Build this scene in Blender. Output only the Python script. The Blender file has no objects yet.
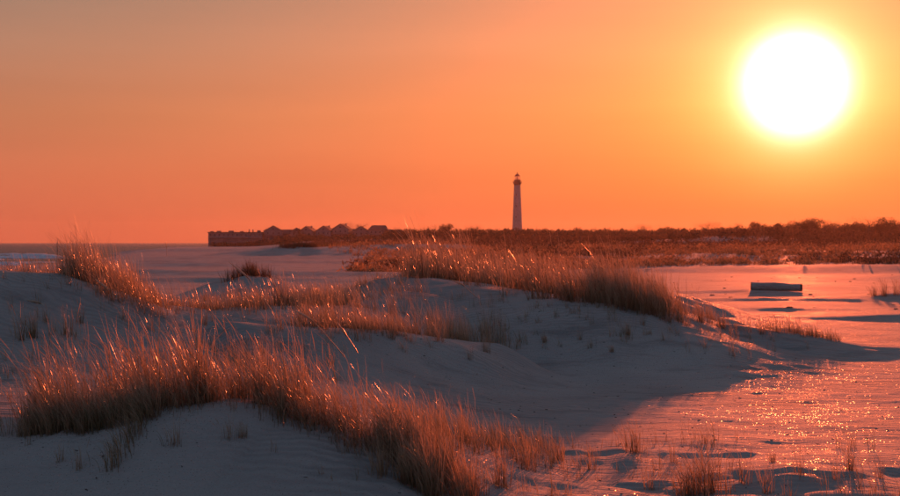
import bpy, math, random
import numpy as np
from mathutils import Vector
rng = np.random.default_rng(7); random.seed(7)
SC = bpy.context.scene; COL = SC.collection; D = bpy.data
R = math.radians

# ------------------------------------------------------------------ camera, sky, sun, exposure
CAM_Z = 2.4; F = 1236.0
cam = D.objects.new('camera', D.cameras.new('camera')); COL.objects.link(cam)
cam.location = (0, 0, CAM_Z); cam.rotation_euler = (R(90 - 0.23), 0, 0)
cam.data.sensor_width = 36; cam.data.lens = 36 * F / 900
cam.data.clip_start = 0.1; cam.data.clip_end = 60000
cam.data.dof.use_dof = True; cam.data.dof.focus_distance = 15; cam.data.dof.aperture_fstop = 3.5
SC.camera = cam
SC.view_settings.view_transform = 'Standard'; SC.view_settings.look = 'None'
SC.view_settings.exposure = 1.0; SC.view_settings.gamma = 1; SC.view_settings.use_curve_mapping = False
SC.cycles.max_bounces = 8; SC.cycles.transparent_max_bounces = 12
SC.cycles.volume_bounces = 0; SC.cycles.sample_clamp_indirect = 3; SC.cycles.sample_clamp_direct = 12

SUN_AZ = R(15.6); SUN_EL = R(7.05)
SUN = Vector((math.sin(SUN_AZ) * math.cos(SUN_EL), math.cos(SUN_AZ) * math.cos(SUN_EL), math.sin(SUN_EL)))
sl = D.lights.new('sun', 'SUN'); sl.energy = 2.95; sl.angle = R(0.6); sl.color = (1.0, 0.155, 0.045)
so = D.objects.new('sun', sl); COL.objects.link(so); so.rotation_euler = SUN.to_track_quat('Z', 'Y').to_euler()

def srgb(r, g, b):
    f = lambda c: (c / 255 / 12.92) if c / 255 <= 0.04045 else ((c / 255 + 0.055) / 1.055) ** 2.4
    return (f(r), f(g), f(b), 1)

class NT:
    """small node-tree writer"""
    def __init__(s, nt): s.nt = nt; nt.nodes.clear()
    def n(s, t, inputs=None, **kw):
        nd = s.nt.nodes.new(t)
        for k, v in kw.items(): setattr(nd, k, v)
        for k, v in (inputs or {}).items():
            if hasattr(v, 'is_output') or isinstance(v, bpy.types.NodeSocket): s.nt.links.new(v, nd.inputs[k])
            else: nd.inputs[k].default_value = v
        return nd
    def m(s, op, a, b=0.0, c=None, clamp=False):
        d = {0: a, 1: b}
        if c is not None: d[2] = c
        return s.n('ShaderNodeMath', d, operation=op, use_clamp=clamp).outputs[0]
    def mr(s, v, a, b, c=0.0, d=1.0, smooth=True):
        return s.n('ShaderNodeMapRange', {0: v, 1: a, 2: b, 3: c, 4: d}, interpolation_type='SMOOTHSTEP' if smooth else 'LINEAR').outputs[0]
    def mix(s, f, a, b, blend='MIX'):
        nd = s.nt.nodes.new('ShaderNodeMix'); nd.data_type = 'RGBA'; nd.blend_type = blend
        for i, v in ((0, f), (6, a), (7, b)):
            if isinstance(v, bpy.types.NodeSocket): s.nt.links.new(v, nd.inputs[i])
            else: nd.inputs[i].default_value = v
        return nd.outputs[2]
    def ramp(s, v, stops, interp='LINEAR'):
        nd = s.n('ShaderNodeValToRGB', {0: v}); cr = nd.color_ramp; cr.interpolation = interp
        while len(cr.elements) < len(stops): cr.elements.new(0.5)
        for e, (p, c) in zip(cr.elements, stops): e.position = p; e.color = c
        return nd.outputs[0]
    def vm(s, op, a, b=None, scale=None):
        d = {0: a}
        if b is not None: d[1] = b
        if scale is not None: d[3] = scale
        return s.n('ShaderNodeVectorMath', d, operation=op)

w = D.worlds.new('World'); SC.world = w; w.use_nodes = True
T = NT(w.node_tree)
gen = T.n('ShaderNodeTexCoord').outputs['Generated']
dirn = T.vm('NORMALIZE', gen).outputs[0]
el = T.n('ShaderNodeSeparateXYZ', {0: dirn}).outputs[2]
cosang = T.vm('DOT_PRODUCT', dirn, tuple(SUN)).outputs['Value']
ang = T.m('MULTIPLY', T.m('ARCCOSINE', T.m('MINIMUM', cosang, 0.999999)), 180 / math.pi)
west = T.ramp(el, [(0.0, (.60, .122, .062, 1)), (0.05, (.56, .150, .074, 1)), (0.10, (.50, .190, .098, 1)), (0.15, (.39, .207, .132, 1)), (0.20, (.28, .210, .158, 1)),
                   (0.30, (.20, .190, .185, 1)), (0.5, (.128, .172, .232, 1)), (1.0, (.084, .145, .245, 1))])
east = T.ramp(el, [(0.0, (.20, .15, .21, 1)), (0.12, (.20, .17, .23, 1)), (0.3, (.15, .17, .245, 1)), (0.6, (.10, .155, .245, 1)), (1.0, (.084, .145, .245, 1))])
sd = T.vm('DOT_PRODUCT', dirn, (math.sin(SUN_AZ), math.cos(SUN_AZ), 0)).outputs['Value']
base = T.mix(T.mr(sd, 0.1, 0.88), east, west)
ext = T.ramp(el, [(0.0, (.10, .10, .10, 1)), (.06, (.68, .68, .68, 1)), (.11, (1, 1, 1, 1)), (.2, (.86, .86, .86, 1))])                       # the glow dims in the thick air at the horizon
g0 = T.m('POWER', math.e, T.m('MULTIPLY', ang, -1 / 11.5)); g1 = T.m('MULTIPLY', g0, ext)
gb = T.m('MULTIPLY', g0, T.mr(el, .02, .19, 1.0, .25))
g2 = T.m('MULTIPLY', T.m('POWER', math.e, T.m('MULTIPLY', T.m('MULTIPLY', ang, ang), -1 / 22.0)), ext)
g3 = T.m('POWER', math.e, T.m('MULTIPLY', T.m('MULTIPLY', ang, ang), -1 / (1.36 ** 2)))
base = T.vm('MULTIPLY', base, T.vm('SUBTRACT', (1, 1, 1), T.vm('SCALE', (0, .12, .75), scale=gb).outputs[0]).outputs[0]).outputs[0]
a1 = T.vm('SCALE', (2.0, 0.39, 0.045), scale=g1).outputs[0]
a2 = T.vm('SCALE', (0.55, 0.24, 0.07), scale=g2).outputs[0]
a3 = T.vm('SCALE', (12, 11, 9.5), scale=g3).outputs[0]
g4 = T.m('POWER', math.e, T.m('MULTIPLY', T.m('MULTIPLY', ang, ang), -1 / (2.7 ** 2)))
a3 = T.vm('ADD', a3, T.vm('SCALE', (1.1, .66, .30), scale=g4).outputs[0]).outputs[0]
tot = T.vm('ADD', T.vm('ADD', T.vm('ADD', base, a1).outputs[0], a2).outputs[0], a3).outputs[0]
# faint uneven air so the sky is not a perfect gradient
nz = T.n('ShaderNodeTexNoise', {'Vector': T.vm('MULTIPLY', dirn, (1.2, 1.2, 11)).outputs[0], 'Scale': 1.6, 'Detail': 4.0}).outputs[0]
tot = T.vm('SCALE', tot, scale=T.mr(nz, 0.25, 0.75, 0.945, 1.055)).outputs[0]
bg = T.n('ShaderNodeBackground', {0: tot, 1: 0.5})
T.n('ShaderNodeOutputWorld', {0: bg.outputs[0]})

# ------------------------------------------------------------------ helpers
def P(px, py, d):
    """world point that lies d metres away on the line of sight through a photo pixel"""
    return ((px - 450) / F * d, d, CAM_Z - (py - 243) / F * d)

def ss(a, b, x):
    t = np.clip((x - a) / (b - a), 0, 1); return t * t * (3 - 2 * t)

def _hash(ix, iy, seed):
    n = (ix.astype(np.int64) * 374761393 + iy.astype(np.int64) * 668265263 + seed * 1274126177) & 0x7fffffff
    n = ((n ^ (n >> 13)) * 1274126177) & 0x7fffffff
    return ((n ^ (n >> 16)) & 0xffff) / 65535.0
def noise(x, y, seed=0):
    ix = np.floor(x); iy = np.floor(y); fx = x - ix; fy = y - iy
    fx = fx * fx * (3 - 2 * fx); fy = fy * fy * (3 - 2 * fy)
    a = _hash(ix, iy, seed); b = _hash(ix + 1, iy, seed); c = _hash(ix, iy + 1, seed); d = _hash(ix + 1, iy + 1, seed)
    return (a + (b - a) * fx + (c - a) * fy + (a - b - c + d) * fx * fy) * 2 - 1
def fbm(x, y, seed=0, o=4):
    s = 0; amp = 1.0; t = 0
    for i in range(o):
        s = s + amp * noise(x * 2 ** i + 17.3 * i, y * 2 ** i - 9.1 * i, seed + i); t += amp; amp *= 0.5
    return s / t

def tagit(o, label=None, cat=None, group=None, kind=None):
    if label: o['label'] = label
    if cat: o['category'] = cat
    if group: o['group'] = group
    if kind: o['kind'] = kind
    return o

def mesh_np(name, verts, faces_flat, face_size, mat, smooth=True, attr=None):
    me = D.meshes.new(name)
    nv = len(verts); nf = len(faces_flat) // face_size
    me.vertices.add(nv); me.vertices.foreach_set('co', np.asarray(verts, np.float32).ravel())
    me.loops.add(len(faces_flat)); me.loops.foreach_set('vertex_index', np.asarray(faces_flat, np.int32))
    me.polygons.add(nf); me.polygons.foreach_set('loop_start', np.arange(nf, dtype=np.int32) * face_size)
    if attr is not None:
        a = me.color_attributes.new('vc', 'FLOAT_COLOR', 'POINT'); a.data.foreach_set('color', np.asarray(attr, np.float32).ravel())
    me.materials.append(mat)
    me.update(calc_edges=True)
    me.polygons.foreach_set('use_smooth', np.full(nf, smooth)); me.update()
    return me
def link(name, me, parent=None, loc=None, rz=0):
    o = D.objects.new(name, me); COL.objects.link(o)
    if parent: o.parent = parent
    if loc is not None: o.location = loc
    o.rotation_euler[2] = rz
    return o
def empty(name, loc, rz=0):
    o = D.objects.new(name, None); COL.objects.link(o); o.location = loc; o.rotation_euler[2] = rz; o.empty_display_size = .2
    return o
class MB:
    def __init__(s): s.v = []; s.f = []
    def quad(s, *pts):
        i = len(s.v); s.v += [tuple(p) for p in pts]; s.f.append(tuple(range(i, i + len(pts)))); return s
    def box(s, cx, cy, cz, sx, sy, sz):
        i = len(s.v)
        for dz in (-.5, .5):
            for dx, dy in ((-.5, -.5), (.5, -.5), (.5, .5), (-.5, .5)): s.v.append((cx + dx * sx, cy + dy * sy, cz + dz * sz))
        for q in ((0, 3, 2, 1), (4, 5, 6, 7), (0, 1, 5, 4), (1, 2, 6, 5), (2, 3, 7, 6), (3, 0, 4, 7)): s.f.append(tuple(i + k for k in q))
        return s
    def lathe(s, prof, n=24, cx=0, cy=0):
        i = len(s.v)
        for r, z in prof:
            for k in range(n): a = 2 * math.pi * k / n; s.v.append((cx + r * math.cos(a), cy + r * math.sin(a), z))
        for j in range(len(prof) - 1):
            for k in range(n): k2 = (k + 1) % n; s.f.append((i + j * n + k, i + j * n + k2, i + (j + 1) * n + k2, i + (j + 1) * n + k))
        return s
    def tube(s, a, b, r0, r1, n=6):
        a = Vector(a); b = Vector(b); z = (b - a).normalized(); x = z.orthogonal().normalized(); y = z.cross(x); i = len(s.v)
        for c, r in ((a, r0), (b, r1)):
            for k in range(n): t = 2 * math.pi * k / n; s.v.append(tuple(c + x * r * math.cos(t) + y * r * math.sin(t)))
        for k in range(n): k2 = (k + 1) % n; s.f.append((i + k, i + k2, i + n + k2, i + n + k))
        s.f.append(tuple(i + n + k for k in range(n)))
        return s
    def gable(s, cx, cy, z0, sx, sy, h, over=.4, axis='y', th=.25):
        """two roof slabs; ridge along the axis"""
        X = sx / 2 + over; Y = sy / 2 + over
        def pt(u, v, z): return (cx + u, cy + v, z) if axis == 'y' else (cx + v, cy + u, z)
        if axis == 'x': X, Y = sy / 2 + over, sx / 2 + over
        for sg in (-1, 1):
            top = [pt(0, -Y, z0 + h), pt(sg * X, -Y, z0), pt(sg * X, Y, z0), pt(0, Y, z0 + h)]
            bot = [(p[0], p[1], p[2] - th) for p in top]
            s.quad(*top); s.quad(*bot[::-1])
            for k in range(4): k2 = (k + 1) % 4; s.quad(top[k], top[k2], bot[k2], bot[k])
        return s
    def build(s, name, mat, parent=None, smooth=False):
        me = D.meshes.new(name); me.from_pydata(s.v, [], s.f); me.materials.append(mat)
        if smooth:
            for p in me.polygons: p.use_smooth = True
        me.update(); return link(name, me, parent)

# ------------------------------------------------------------------ materials
def mat(name, fn):
    m = D.materials.new(name); m.use_nodes = True; t = NT(m.node_tree); sh = fn(t)
    t.n('ShaderNodeOutputMaterial', {0: sh}); return m
def simple(name, c1, c2, scale=3.0, rough=.8, bump=.3):
    def f(t):
        co = t.n('ShaderNodeTexCoord').outputs['Object']
        nz = t.n('ShaderNodeTexNoise', {'Vector': co, 'Scale': scale, 'Detail': 6.0, 'Roughness': .65}).outputs[0]
        b = t.n('ShaderNodeBump', {'Strength': bump, 'Height': nz, 'Distance': .05})
        return t.n('ShaderNodeBsdfPrincipled', {'Base Color': t.mix(t.mr(nz, .3, .7), (*c1, 1), (*c2, 1)), 'Roughness': rough, 'Normal': b.outputs[0]}).outputs[0]
    return mat(name, f)

def sand_fn(t):
    pos = t.n('ShaderNodeNewGeometry').outputs['Position']
    big = t.n('ShaderNodeTexNoise', {'Vector': pos, 'Scale': .35, 'Detail': 5.0}).outputs[0]
    fine = t.n('ShaderNodeTexNoise', {'Vector': pos, 'Scale': 60.0, 'Detail': 3.0, 'Roughness': .7}).outputs[0]
    med = t.n('ShaderNodeTexNoise', {'Vector': t.vm('MULTIPLY', pos, (.8, 2.6, 1)).outputs[0], 'Scale': 2.2, 'Detail': 6.0, 'Roughness': .6}).outputs[0]
    col = t.mix(t.mr(big, .3, .7), (.41, .37, .32, 1), (.33, .295, .26, 1))
    col = t.mix(t.mr(fine, .25, .75, 0, .55), col, (.28, .24, .21, 1))
    dark = t.n('ShaderNodeTexNoise', {'Vector': t.vm('MULTIPLY', pos, (.5, 1.6, 1)).outputs[0], 'Scale': .9, 'Detail': 8.0, 'Roughness': .7}).outputs[0]
    col = t.mix(t.mr(dark, .50, .68, 0, .75), col, (.20, .175, .155, 1))
    # wind ripples: long crests that fork and wander
    warp = t.n('ShaderNodeTexNoise', {'Vector': pos, 'Scale': .9, 'Detail': 3.0}).outputs['Color']
    wp = t.vm('ADD', t.vm('MULTIPLY', pos, (.30, 1.0, 1)).outputs[0], t.vm('SCALE', warp, scale=.9).outputs[0]).outputs[0]
    wv = t.n('ShaderNodeTexWave', {'Vector': wp, 'Scale': 2.6, 'Distortion': 2.2, 'Detail': 2.0, 'Detail Scale': 1.6, 'Detail Roughness': .6},
             wave_type='BANDS', bands_direction='Y', wave_profile='SIN').outputs['Fac']
    rm = t.mr(t.n('ShaderNodeTexNoise', {'Vector': pos, 'Scale': .45, 'Detail': 3.0}).outputs[0], .38, .62, .05, .9)
    col = t.mix(t.m('MULTIPLY', t.m('MULTIPLY', t.m('SUBTRACT', 1.0, wv), rm), .42), col, (.17, .15, .14, 1))   # shade of the ripple troughs painted in; soft light hardly shows the bump
    h = t.m('ADD', t.m('MULTIPLY', t.m('MULTIPLY', wv, rm), .022), t.m('MULTIPLY', med, .10))
    lumps = t.n('ShaderNodeTexNoise', {'Vector': t.vm('MULTIPLY', pos, (.45, 1.5, 1)).outputs[0], 'Scale': 8.0, 'Detail': 5.0, 'Roughness': .7}).outputs[0]
    h = t.m('ADD', t.m('ADD', h, t.m('MULTIPLY', lumps, .045)), t.m('MULTIPLY', fine, .007))
    bump = t.n('ShaderNodeBump', {'Strength': .75, 'Height': h, 'Distance': 1.0}).outputs[0]
    body = t.n('ShaderNodeBsdfPrincipled', {'Base Color': col, 'Roughness': .8, 'Specular IOR Level': .11, 'Normal': bump}).outputs[0]
    # shell grit and damp grains that catch the sun
    vo = t.n('ShaderNodeTexVoronoi', {'Vector': t.vm('MULTIPLY', pos, (1, .6, 1)).outputs[0], 'Scale': 52.0})
    vc = vo.outputs['Color']; sep = t.n('ShaderNodeSeparateColor', {0: vc})
    nrm = t.vm('NORMALIZE', t.vm('ADD', t.n('ShaderNodeNewGeometry').outputs['Normal'], t.vm('MULTIPLY', t.vm('SUBTRACT', vc, (.5, .5, .5)).outputs[0], (.7, .7, .2)).outputs[0]).outputs[0]).outputs[0]
    gl = t.n('ShaderNodeBsdfGlossy', {'Color': (.36, .34, .31, 1), 'Roughness': .26, 'Normal': nrm}).outputs[0]
    msk = t.m('MULTIPLY', t.m('GREATER_THAN', sep.outputs[2], .72), t.m('LESS_THAN', vo.outputs['Distance'], .30))
    patch = t.mr(t.n('ShaderNodeTexNoise', {'Vector': pos, 'Scale': .25, 'Detail': 3.0}).outputs[0], .42, .58, .12, 1.0)
    msk = t.m('MULTIPLY', t.m('MULTIPLY', msk, patch), .6)
    return t.n('ShaderNodeMixShader', {0: msk, 1: body, 2: gl}).outputs[0]
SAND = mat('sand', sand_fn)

def grass_mat(name, base, mid, tip, trans=.45, rough=.42, spec=.45):
    def f(t):
        sep = t.n('ShaderNodeSeparateColor', {0: t.n('ShaderNodeAttribute', attribute_name='vc').outputs['Color']})
        tt, rn, seed = sep.outputs[0], sep.outputs[1], sep.outputs[2]
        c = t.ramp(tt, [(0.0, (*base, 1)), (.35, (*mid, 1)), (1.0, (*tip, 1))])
        c = t.mix(t.m('MULTIPLY', t.m('GREATER_THAN', rn, .66), .7), c, (.085, .09, .035, 1))     # still green blades
        c = t.mix(t.m('MULTIPLY', t.m('LESS_THAN', rn, .22), .6), c, (.10, .055, .028, 1))          # rotten brown blades
        c = t.mix(seed, c, (.34, .235, .14, 1))                                                         # seed spikes
        pr = t.n('ShaderNodeBsdfPrincipled', {'Base Color': c, 'Roughness': rough, 'Specular IOR Level': spec}).outputs[0]
        tr = t.n('ShaderNodeBsdfTranslucent', {'Color': c}).outputs[0]
        return t.n('ShaderNodeMixShader', {0: trans, 1: pr, 2: tr}).outputs[0]
    return mat(name, f)
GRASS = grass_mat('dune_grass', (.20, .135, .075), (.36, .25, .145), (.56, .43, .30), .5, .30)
GRASS_FAR = grass_mat('far_grass', (.13, .08, .035), (.30, .17, .08), (.40, .25, .12), .5, .6)
SCRUB = grass_mat('heath_scrub', (.07, .045, .03), (.11, .07, .045), (.15, .095, .06), .35, 1.0, .05)
LEAF = grass_mat('canopy', (.06, .05, .035), (.075, .06, .04), (.10, .075, .05), .3, 1.0, .05)
BARK = simple('bark', (.05, .035, .025), (.09, .065, .05), 6)
CLAD = simple('weathered_cladding', (.17, .17, .175), (.11, .11, .115), .3)
CLAD_PALE = simple('pale_cladding', (.42, .40, .38), (.34, .33, .31), 1.2)
ROOF = simple('shingle_roof', (.055, .045, .042), (.035, .03, .028), 2.0)
TRIM = simple('grey_trim', (.26, .25, .24), (.2, .19, .18), 2.0)
CREAM = simple('cream_painted_masonry', (.25, .24, .225), (.18, .17, .16), .8)
IRON = simple('black_iron', (.03, .025, .022), (.045, .035, .03), 3.0, .6)
REDP = simple('red_painted_iron', (.30, .035, .02), (.22, .03, .018), 2.0, .5)
GLASS = mat('window_glass', lambda t: t.n('ShaderNodeBsdfPrincipled', {'Base Color': (.03, .035, .04, 1), 'Roughness': .08, 'Specular IOR Level': .6}).outputs[0])
LANT = mat('lantern_glass', lambda t: t.n('ShaderNodeMixShader', {0: .35, 1: t.n('ShaderNodeBsdfTransparent').outputs[0],
        2: t.n('ShaderNodeBsdfTranslucent', {'Color': (.9, .85, .8, 1)}).outputs[0]}).outputs[0])
def wood_fn(t):
    co = t.n('ShaderNodeTexCoord').outputs['Object']
    nz = t.n('ShaderNodeTexNoise', {'Vector': t.vm('MULTIPLY', co, (.6, 7, 7)).outputs[0], 'Scale': 3.0, 'Detail': 7.0, 'Roughness': .7}).outputs[0]
    b = t.n('ShaderNodeBump', {'Strength': .8, 'Height': nz, 'Distance': .04}).outputs[0]
    return t.n('ShaderNodeBsdfPrincipled', {'Base Color': t.mix(t.mr(nz, .3, .7), (.22, .195, .17, 1), (.42, .38, .34, 1)), 'Roughness': .85, 'Normal': b}).outputs[0]
WOOD = mat('driftwood', wood_fn)
WOOD_END = simple('dark_cut_wood', (.06, .035, .022), (.03, .02, .014), 9.0)
def water_fn(t):
    pos = t.n('ShaderNodeNewGeometry').outputs['Position']
    n1 = t.n('ShaderNodeTexNoise', {'Vector': t.vm('MULTIPLY', pos, (.35, 1, 1)).outputs[0], 'Scale': .5, 'Detail': 6.0, 'Roughness': .6}).outputs[0]
    b = t.n('ShaderNodeBump', {'Strength': 1.0, 'Height': n1, 'Distance': 2.2}).outputs[0]
    return t.n('ShaderNodeBsdfPrincipled', {'Base Color': (.03, .033, .045, 1), 'Roughness': .35, 'IOR': 1.33, 'Normal': b}).outputs[0]
WATER = mat('sea_water', water_fn)
FOAM = simple('sea_foam', (.38, .38, .39), (.66, .66, .66), .8, .6, .8)

# ------------------------------------------------------------------ terrain
def ridge(pts, wf, wb, p=2.0):
    return [tuple(P(*q)) for q in pts], wf, wb, p
RIDGES = [
    # foreground dune
    ridge([(-90, 428, 13.5), (-10, 430, 13.0), (40, 432, 12.5), (100, 420, 12.1), (160, 406, 12), (230, 400, 12), (290, 410, 11.9), (350, 436, 11.5), (410, 468, 11.1), (470, 505, 10.8)], 1.15, 1.7, 2.0),
    # left ridge behind it
    ridge([(-160, 268, 19), (0, 271, 19), (60, 274, 19.5), (110, 291, 20), (150, 304, 20.5), (220, 308, 21), (290, 306, 23), (340, 306, 25), (400, 290, 27)], 2.4, 3.5, 2.0),
    # low bench with short grass
    ridge([(240, 322, 19), (300, 324, 19.5), (380, 328, 20.5), (440, 338, 21), (490, 345, 21.8)], 1.1, 2.0, 2.0),
    # middle dune
    ridge([(345, 292, 30), (375, 281, 30), (410, 277, 30), (480, 287, 28), (560, 298, 26.5), (600, 302, 26.2), (630, 306, 26.2)], 3.0, 4.2, 2.0),
    ridge([(630, 305, 26), (665, 312, 26.4), (700, 320, 26.6), (720, 323, 26.6)], 1.7, 3.0, 2.0),
    ridge([(690, 320, 26.6), (740, 323.5, 26.5), (780, 329.5, 26.4), (830, 339.5, 26.4), (870, 345.5, 26.4), (940, 348, 26.5)], 1.25, 1.8, 2.0),
    ridge([(420, 270, 37), (500, 269, 37), (560, 273, 36.5), (640, 288, 34.5)], 4, 4, 2.0),
    # small mound with a dark tuft
    ridge([(205, 290, 43), (225, 281, 42), (247, 275, 42), (275, 279, 42), (310, 290, 42)], 2.5, 2.5, 2.0),
    # far low mounds on the beach
    ridge([(270, 250, 210), (290, 245.5, 215), (318, 247.0, 215), (350, 245.5, 230), (400, 244, 235), (450, 244, 240)], 11, 14, 2.0),
    ridge([(120, 257.6, 190), (200, 256.6, 185), (300, 256.3, 188), (420, 255.6, 190)], 5, 8, 2.0),
    ridge([(90, 273, 92), (150, 269.5, 93), (205, 271.5, 92), (240, 270, 93), (330, 271.5, 91), (430, 273, 88)], 2.4, 4, 2.0),
    ridge([(130, 264.0, 128), (200, 262.5, 128), (290, 265.5, 128)], 3, 4, 2.0),
    ridge([(60, 262, 150), (150, 259.8, 152), (260, 260.3, 150), (380, 261, 148)], 3, 5, 2.0),
    ridge([(150, 277.5, 76), (200, 276.2, 77), (300, 277.4, 76), (400, 279, 74)], 2.0, 3.5, 2.0),
    ridge([(100, 250.6, 330), (180, 249.0, 330), (260, 248.8, 330)], 8, 14, 2.0),
    # right: hummock with grass at the frame edge and low wrack ridges
    ridge([(742, 292.5, 59.0), (765, 290.3, 59.3), (790, 291.0, 59.0), (812, 293, 58.6)], .5, .7, 2.0),
    ridge([(862, 296, 52), (885, 292, 52), (930, 291, 52)], 1.4, 2.5, 2.0),
    ridge([(868, 277, 84), (900, 275, 84), (960, 274, 84)], 3, 4, 2.0),
    ridge([(740, 307.8, 44.3), (790, 306.8, 44.0), (850, 307.6, 44.6)], .6, 1.1, 2.0),
    ridge([(780, 316.4, 38.6), (860, 314.6, 38.8), (960, 312, 39)], .7, 1.3, 2.0),
    ridge([(680, 290.6, 60.2), (745, 289.0, 60.6), (775, 290.2, 60.2)], .7, 1.2, 2.0),
    ridge([(700, 298.6, 51), (760, 297.2, 51.3), (860, 298.6, 50.6)], .6, 1.0, 2.0),
    # low shaded hummocks in the bottom right
    ridge([(610, 461.5, 13.4), (628, 458.5, 13.4), (648, 461.5, 13.4)], .22, .8, 2.0),
    ridge([(625, 482, 12.3), (660, 479.5, 12.3), (695, 483, 12.3)], .22, .7, 2.0),
    ridge([(740, 476, 12.4), (790, 472, 12.4), (850, 478, 12.3), (900, 486, 12.2), (960, 492, 12)], .45, .9, 2.0),
    ridge([(770, 466, 13.1), (830, 462, 13.2), (885, 466, 13.3)], .25, .7, 2.0),
    ridge([(700, 445, 14.5), (722, 442, 14.6), (745, 445, 14.5)], .25, .6, 2.0),
    # bare sandy bluff under the trees
    ridge([(630, 242, 420), (665, 239.5, 400), (715, 236.5, 390), (760, 236, 420)], 16, 22, 2.0),
]
def shore_x(y):
    return np.interp(y, [0, 110, 150, 200, 330, 560, 740, 850, 950, 1150, 1500, 2500], [-70, -60, -53, -60, -90, -137, -172, -180, -168, -40, 400, 1500])
def H(x, y):
    x = np.asarray(x, float); y = np.asarray(y, float)
    z = np.zeros(np.broadcast(x, y).shape)
    near = 1 - ss(27, 36, y)
    field = (1 - ss(-3.2, 1.6, x - .06 * (y - 15))) * near * (.3 + .7 * ss(10.2, 13, y))
    z = z + .62 * field
    z = z + .75 * (1 - ss(1.5, 7.5, y))                       # the rise the camera stands on
    heathx = ss(-12, 40, x - (y - 100) * -.12)
    toe = 86 + 14 * np.sin(x * .05) - 30 * ss(38, 60, x) * 0
    yy_ = y + 9 * fbm(x / 16, y / 12, 5, 3)
    z = z + (ss(toe, toe + 60, yy_) * .8 + ss(toe - 4, toe + 7, yy_) * .45) * heathx
    z = z + .55 * np.maximum(fbm(x / 13, y / 22, 57, 3), -.2) * heathx * ss(toe + 4, toe + 25, yy_)
    z = z + ss(230, 620, y) * ss(-.165, -.11, x / np.maximum(y, 1)) * 3.0
    z = z + ss(380, 700, y) * ss(40, 260, x) * 3.0
    rz = np.zeros_like(z)
    wig = fbm(x / 1.7, y / 1.7, 11, 3)
    for pts, wf, wb, p in RIDGES:
        best = np.zeros_like(z); rh = None
        ymin = min(q[1] for q in pts) - 3.5 * wb; ymax = max(q[1] for q in pts) + 3.5 * wb
        xmin = min(q[0] for q in pts) - 4 * wb; xmax = max(q[0] for q in pts) + 4 * wb
        msk = (y > ymin) & (y < ymax) & (x > xmin) & (x < xmax)
        if not msk.any(): continue
        xm = np.broadcast_to(x, z.shape)[msk]; ym = np.broadcast_to(y, z.shape)[msk]; gm = z[msk]; wm = wig[msk]
        dmin = np.full(xm.shape, 1e9); hb = np.zeros(xm.shape); sg = np.zeros(xm.shape)
        for si, (a, b) in enumerate(zip(pts[:-1], pts[1:])):
            dx, dy = b[0] - a[0], b[1] - a[1]; L2 = dx * dx + dy * dy
            t0 = ((xm - a[0]) * dx + (ym - a[1]) * dy) / L2; t = np.clip(t0, 0, 1)
            over = (np.maximum(-t0, 0) * (si == 0) + np.maximum(t0 - 1, 0) * (si == len(pts) - 2)) * math.sqrt(L2)
            qx = a[0] + t * dx; qy = a[1] + t * dy
            d = np.hypot(np.hypot(xm - qx, ym - qy), over * 1.7); u = d < dmin
            dmin = np.where(u, d, dmin); hb = np.where(u, a[2] + t * (b[2] - a[2]), hb); sg = np.where(u, ym - qy, sg)
        wd = (wf + (wb - wf) * ss(-.7, .7, sg / (dmin + 1e-6))) * (1 + .22 * wm)
        g = np.exp(-(dmin / wd) ** p)
        val = gm + (np.maximum(hb - gm, 0)) * g
        rz[msk] = np.maximum(rz[msk], val)
    z = np.maximum(z, rz)
    nearw = 1 - ss(40, 90, y)
    z = z + .085 * fbm(x / 2.3, y / 1.5, 21, 4) * nearw * (.4 + .6 * ss(.1, .5, z)) + .020 * fbm(x / .55, y / .35, 31, 3) * (1 - ss(20, 34, y))
    # footworn lumps between the tufts near the camera
    lump = ss(.15, .5, fbm(x / .8, y / .45, 41, 2)) * (1 - ss(13.5, 15.5, y)) * ss(-.2, 1.5, x)
    z = z + .03 * lump
    z = z + .10 * fbm(x / 30, y / 7, 51, 4) * ss(34, 60, y)
    z = z + .5 * fbm(x / 60, y / 40, 61, 4) * ss(240, 420, y)
    # the beach falls to the sea on the left
    sx = shore_x(y)
    z = z - 2.2 * (1 - ss(-12, 9, x - sx)) - 1.0 * ss(-5, -60, x - sx) * 0
    return z - .0 

def axis(lo, hi, fine_lo, fine_hi, step, grow):
    a = list(np.arange(fine_lo, fine_hi + 1e-6, step)); s = step
    while a[-1] < hi: s *= grow; a.append(a[-1] + s)
    s = step; b = [fine_lo]
    while b[-1] > lo: s *= grow; b.append(b[-1] - s)
    return np.array(b[:0:-1] + a)
xs = axis(-2600, 3200, -9.5, 10.5, .062, 1.045)
ys = axis(-40, 3000, 7.5, 30, .062, 1.0145)
X, Y = np.meshgrid(xs, ys)
Z = H(X, Y)
nx, ny = len(xs), len(ys)
idx = np.arange(nx * ny).reshape(ny, nx)
quads = np.stack([idx[:-1, :-1], idx[:-1, 1:], idx[1:, 1:], idx[1:, :-1]], -1).reshape(-1)
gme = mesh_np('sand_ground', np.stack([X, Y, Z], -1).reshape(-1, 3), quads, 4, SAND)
tagit(link('ground', gme), 'rippled pale dune sand, blue in the shade and pink where the low sun reaches', kind='structure')
print('terrain', nx, ny)

# sea sheet to the horizon
xs2 = axis(-16000, 16000, -260, 30, 3.0, 1.25); ys2 = axis(-300, 30000, 60, 500, 3.0, 1.10)
X2, Y2 = np.meshgrid(xs2, ys2)
Z2 = -.55 + .16 * fbm(X2 / 30, Y2 / 9, 71, 3) * ss(60, 120, Y2)
i2 = np.arange(X2.size).reshape(X2.shape)
q2 = np.stack([i2[:-1, :-1], i2[:-1, 1:], i2[1:, 1:], i2[1:, :-1]], -1).reshape(-1)
tagit(link('sea', mesh_np('sea', np.stack([X2, Y2, Z2], -1).reshape(-1, 3), q2, 4, WATER)), 'grey sea meeting the sky at the left of the photo', kind='structure')

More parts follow.
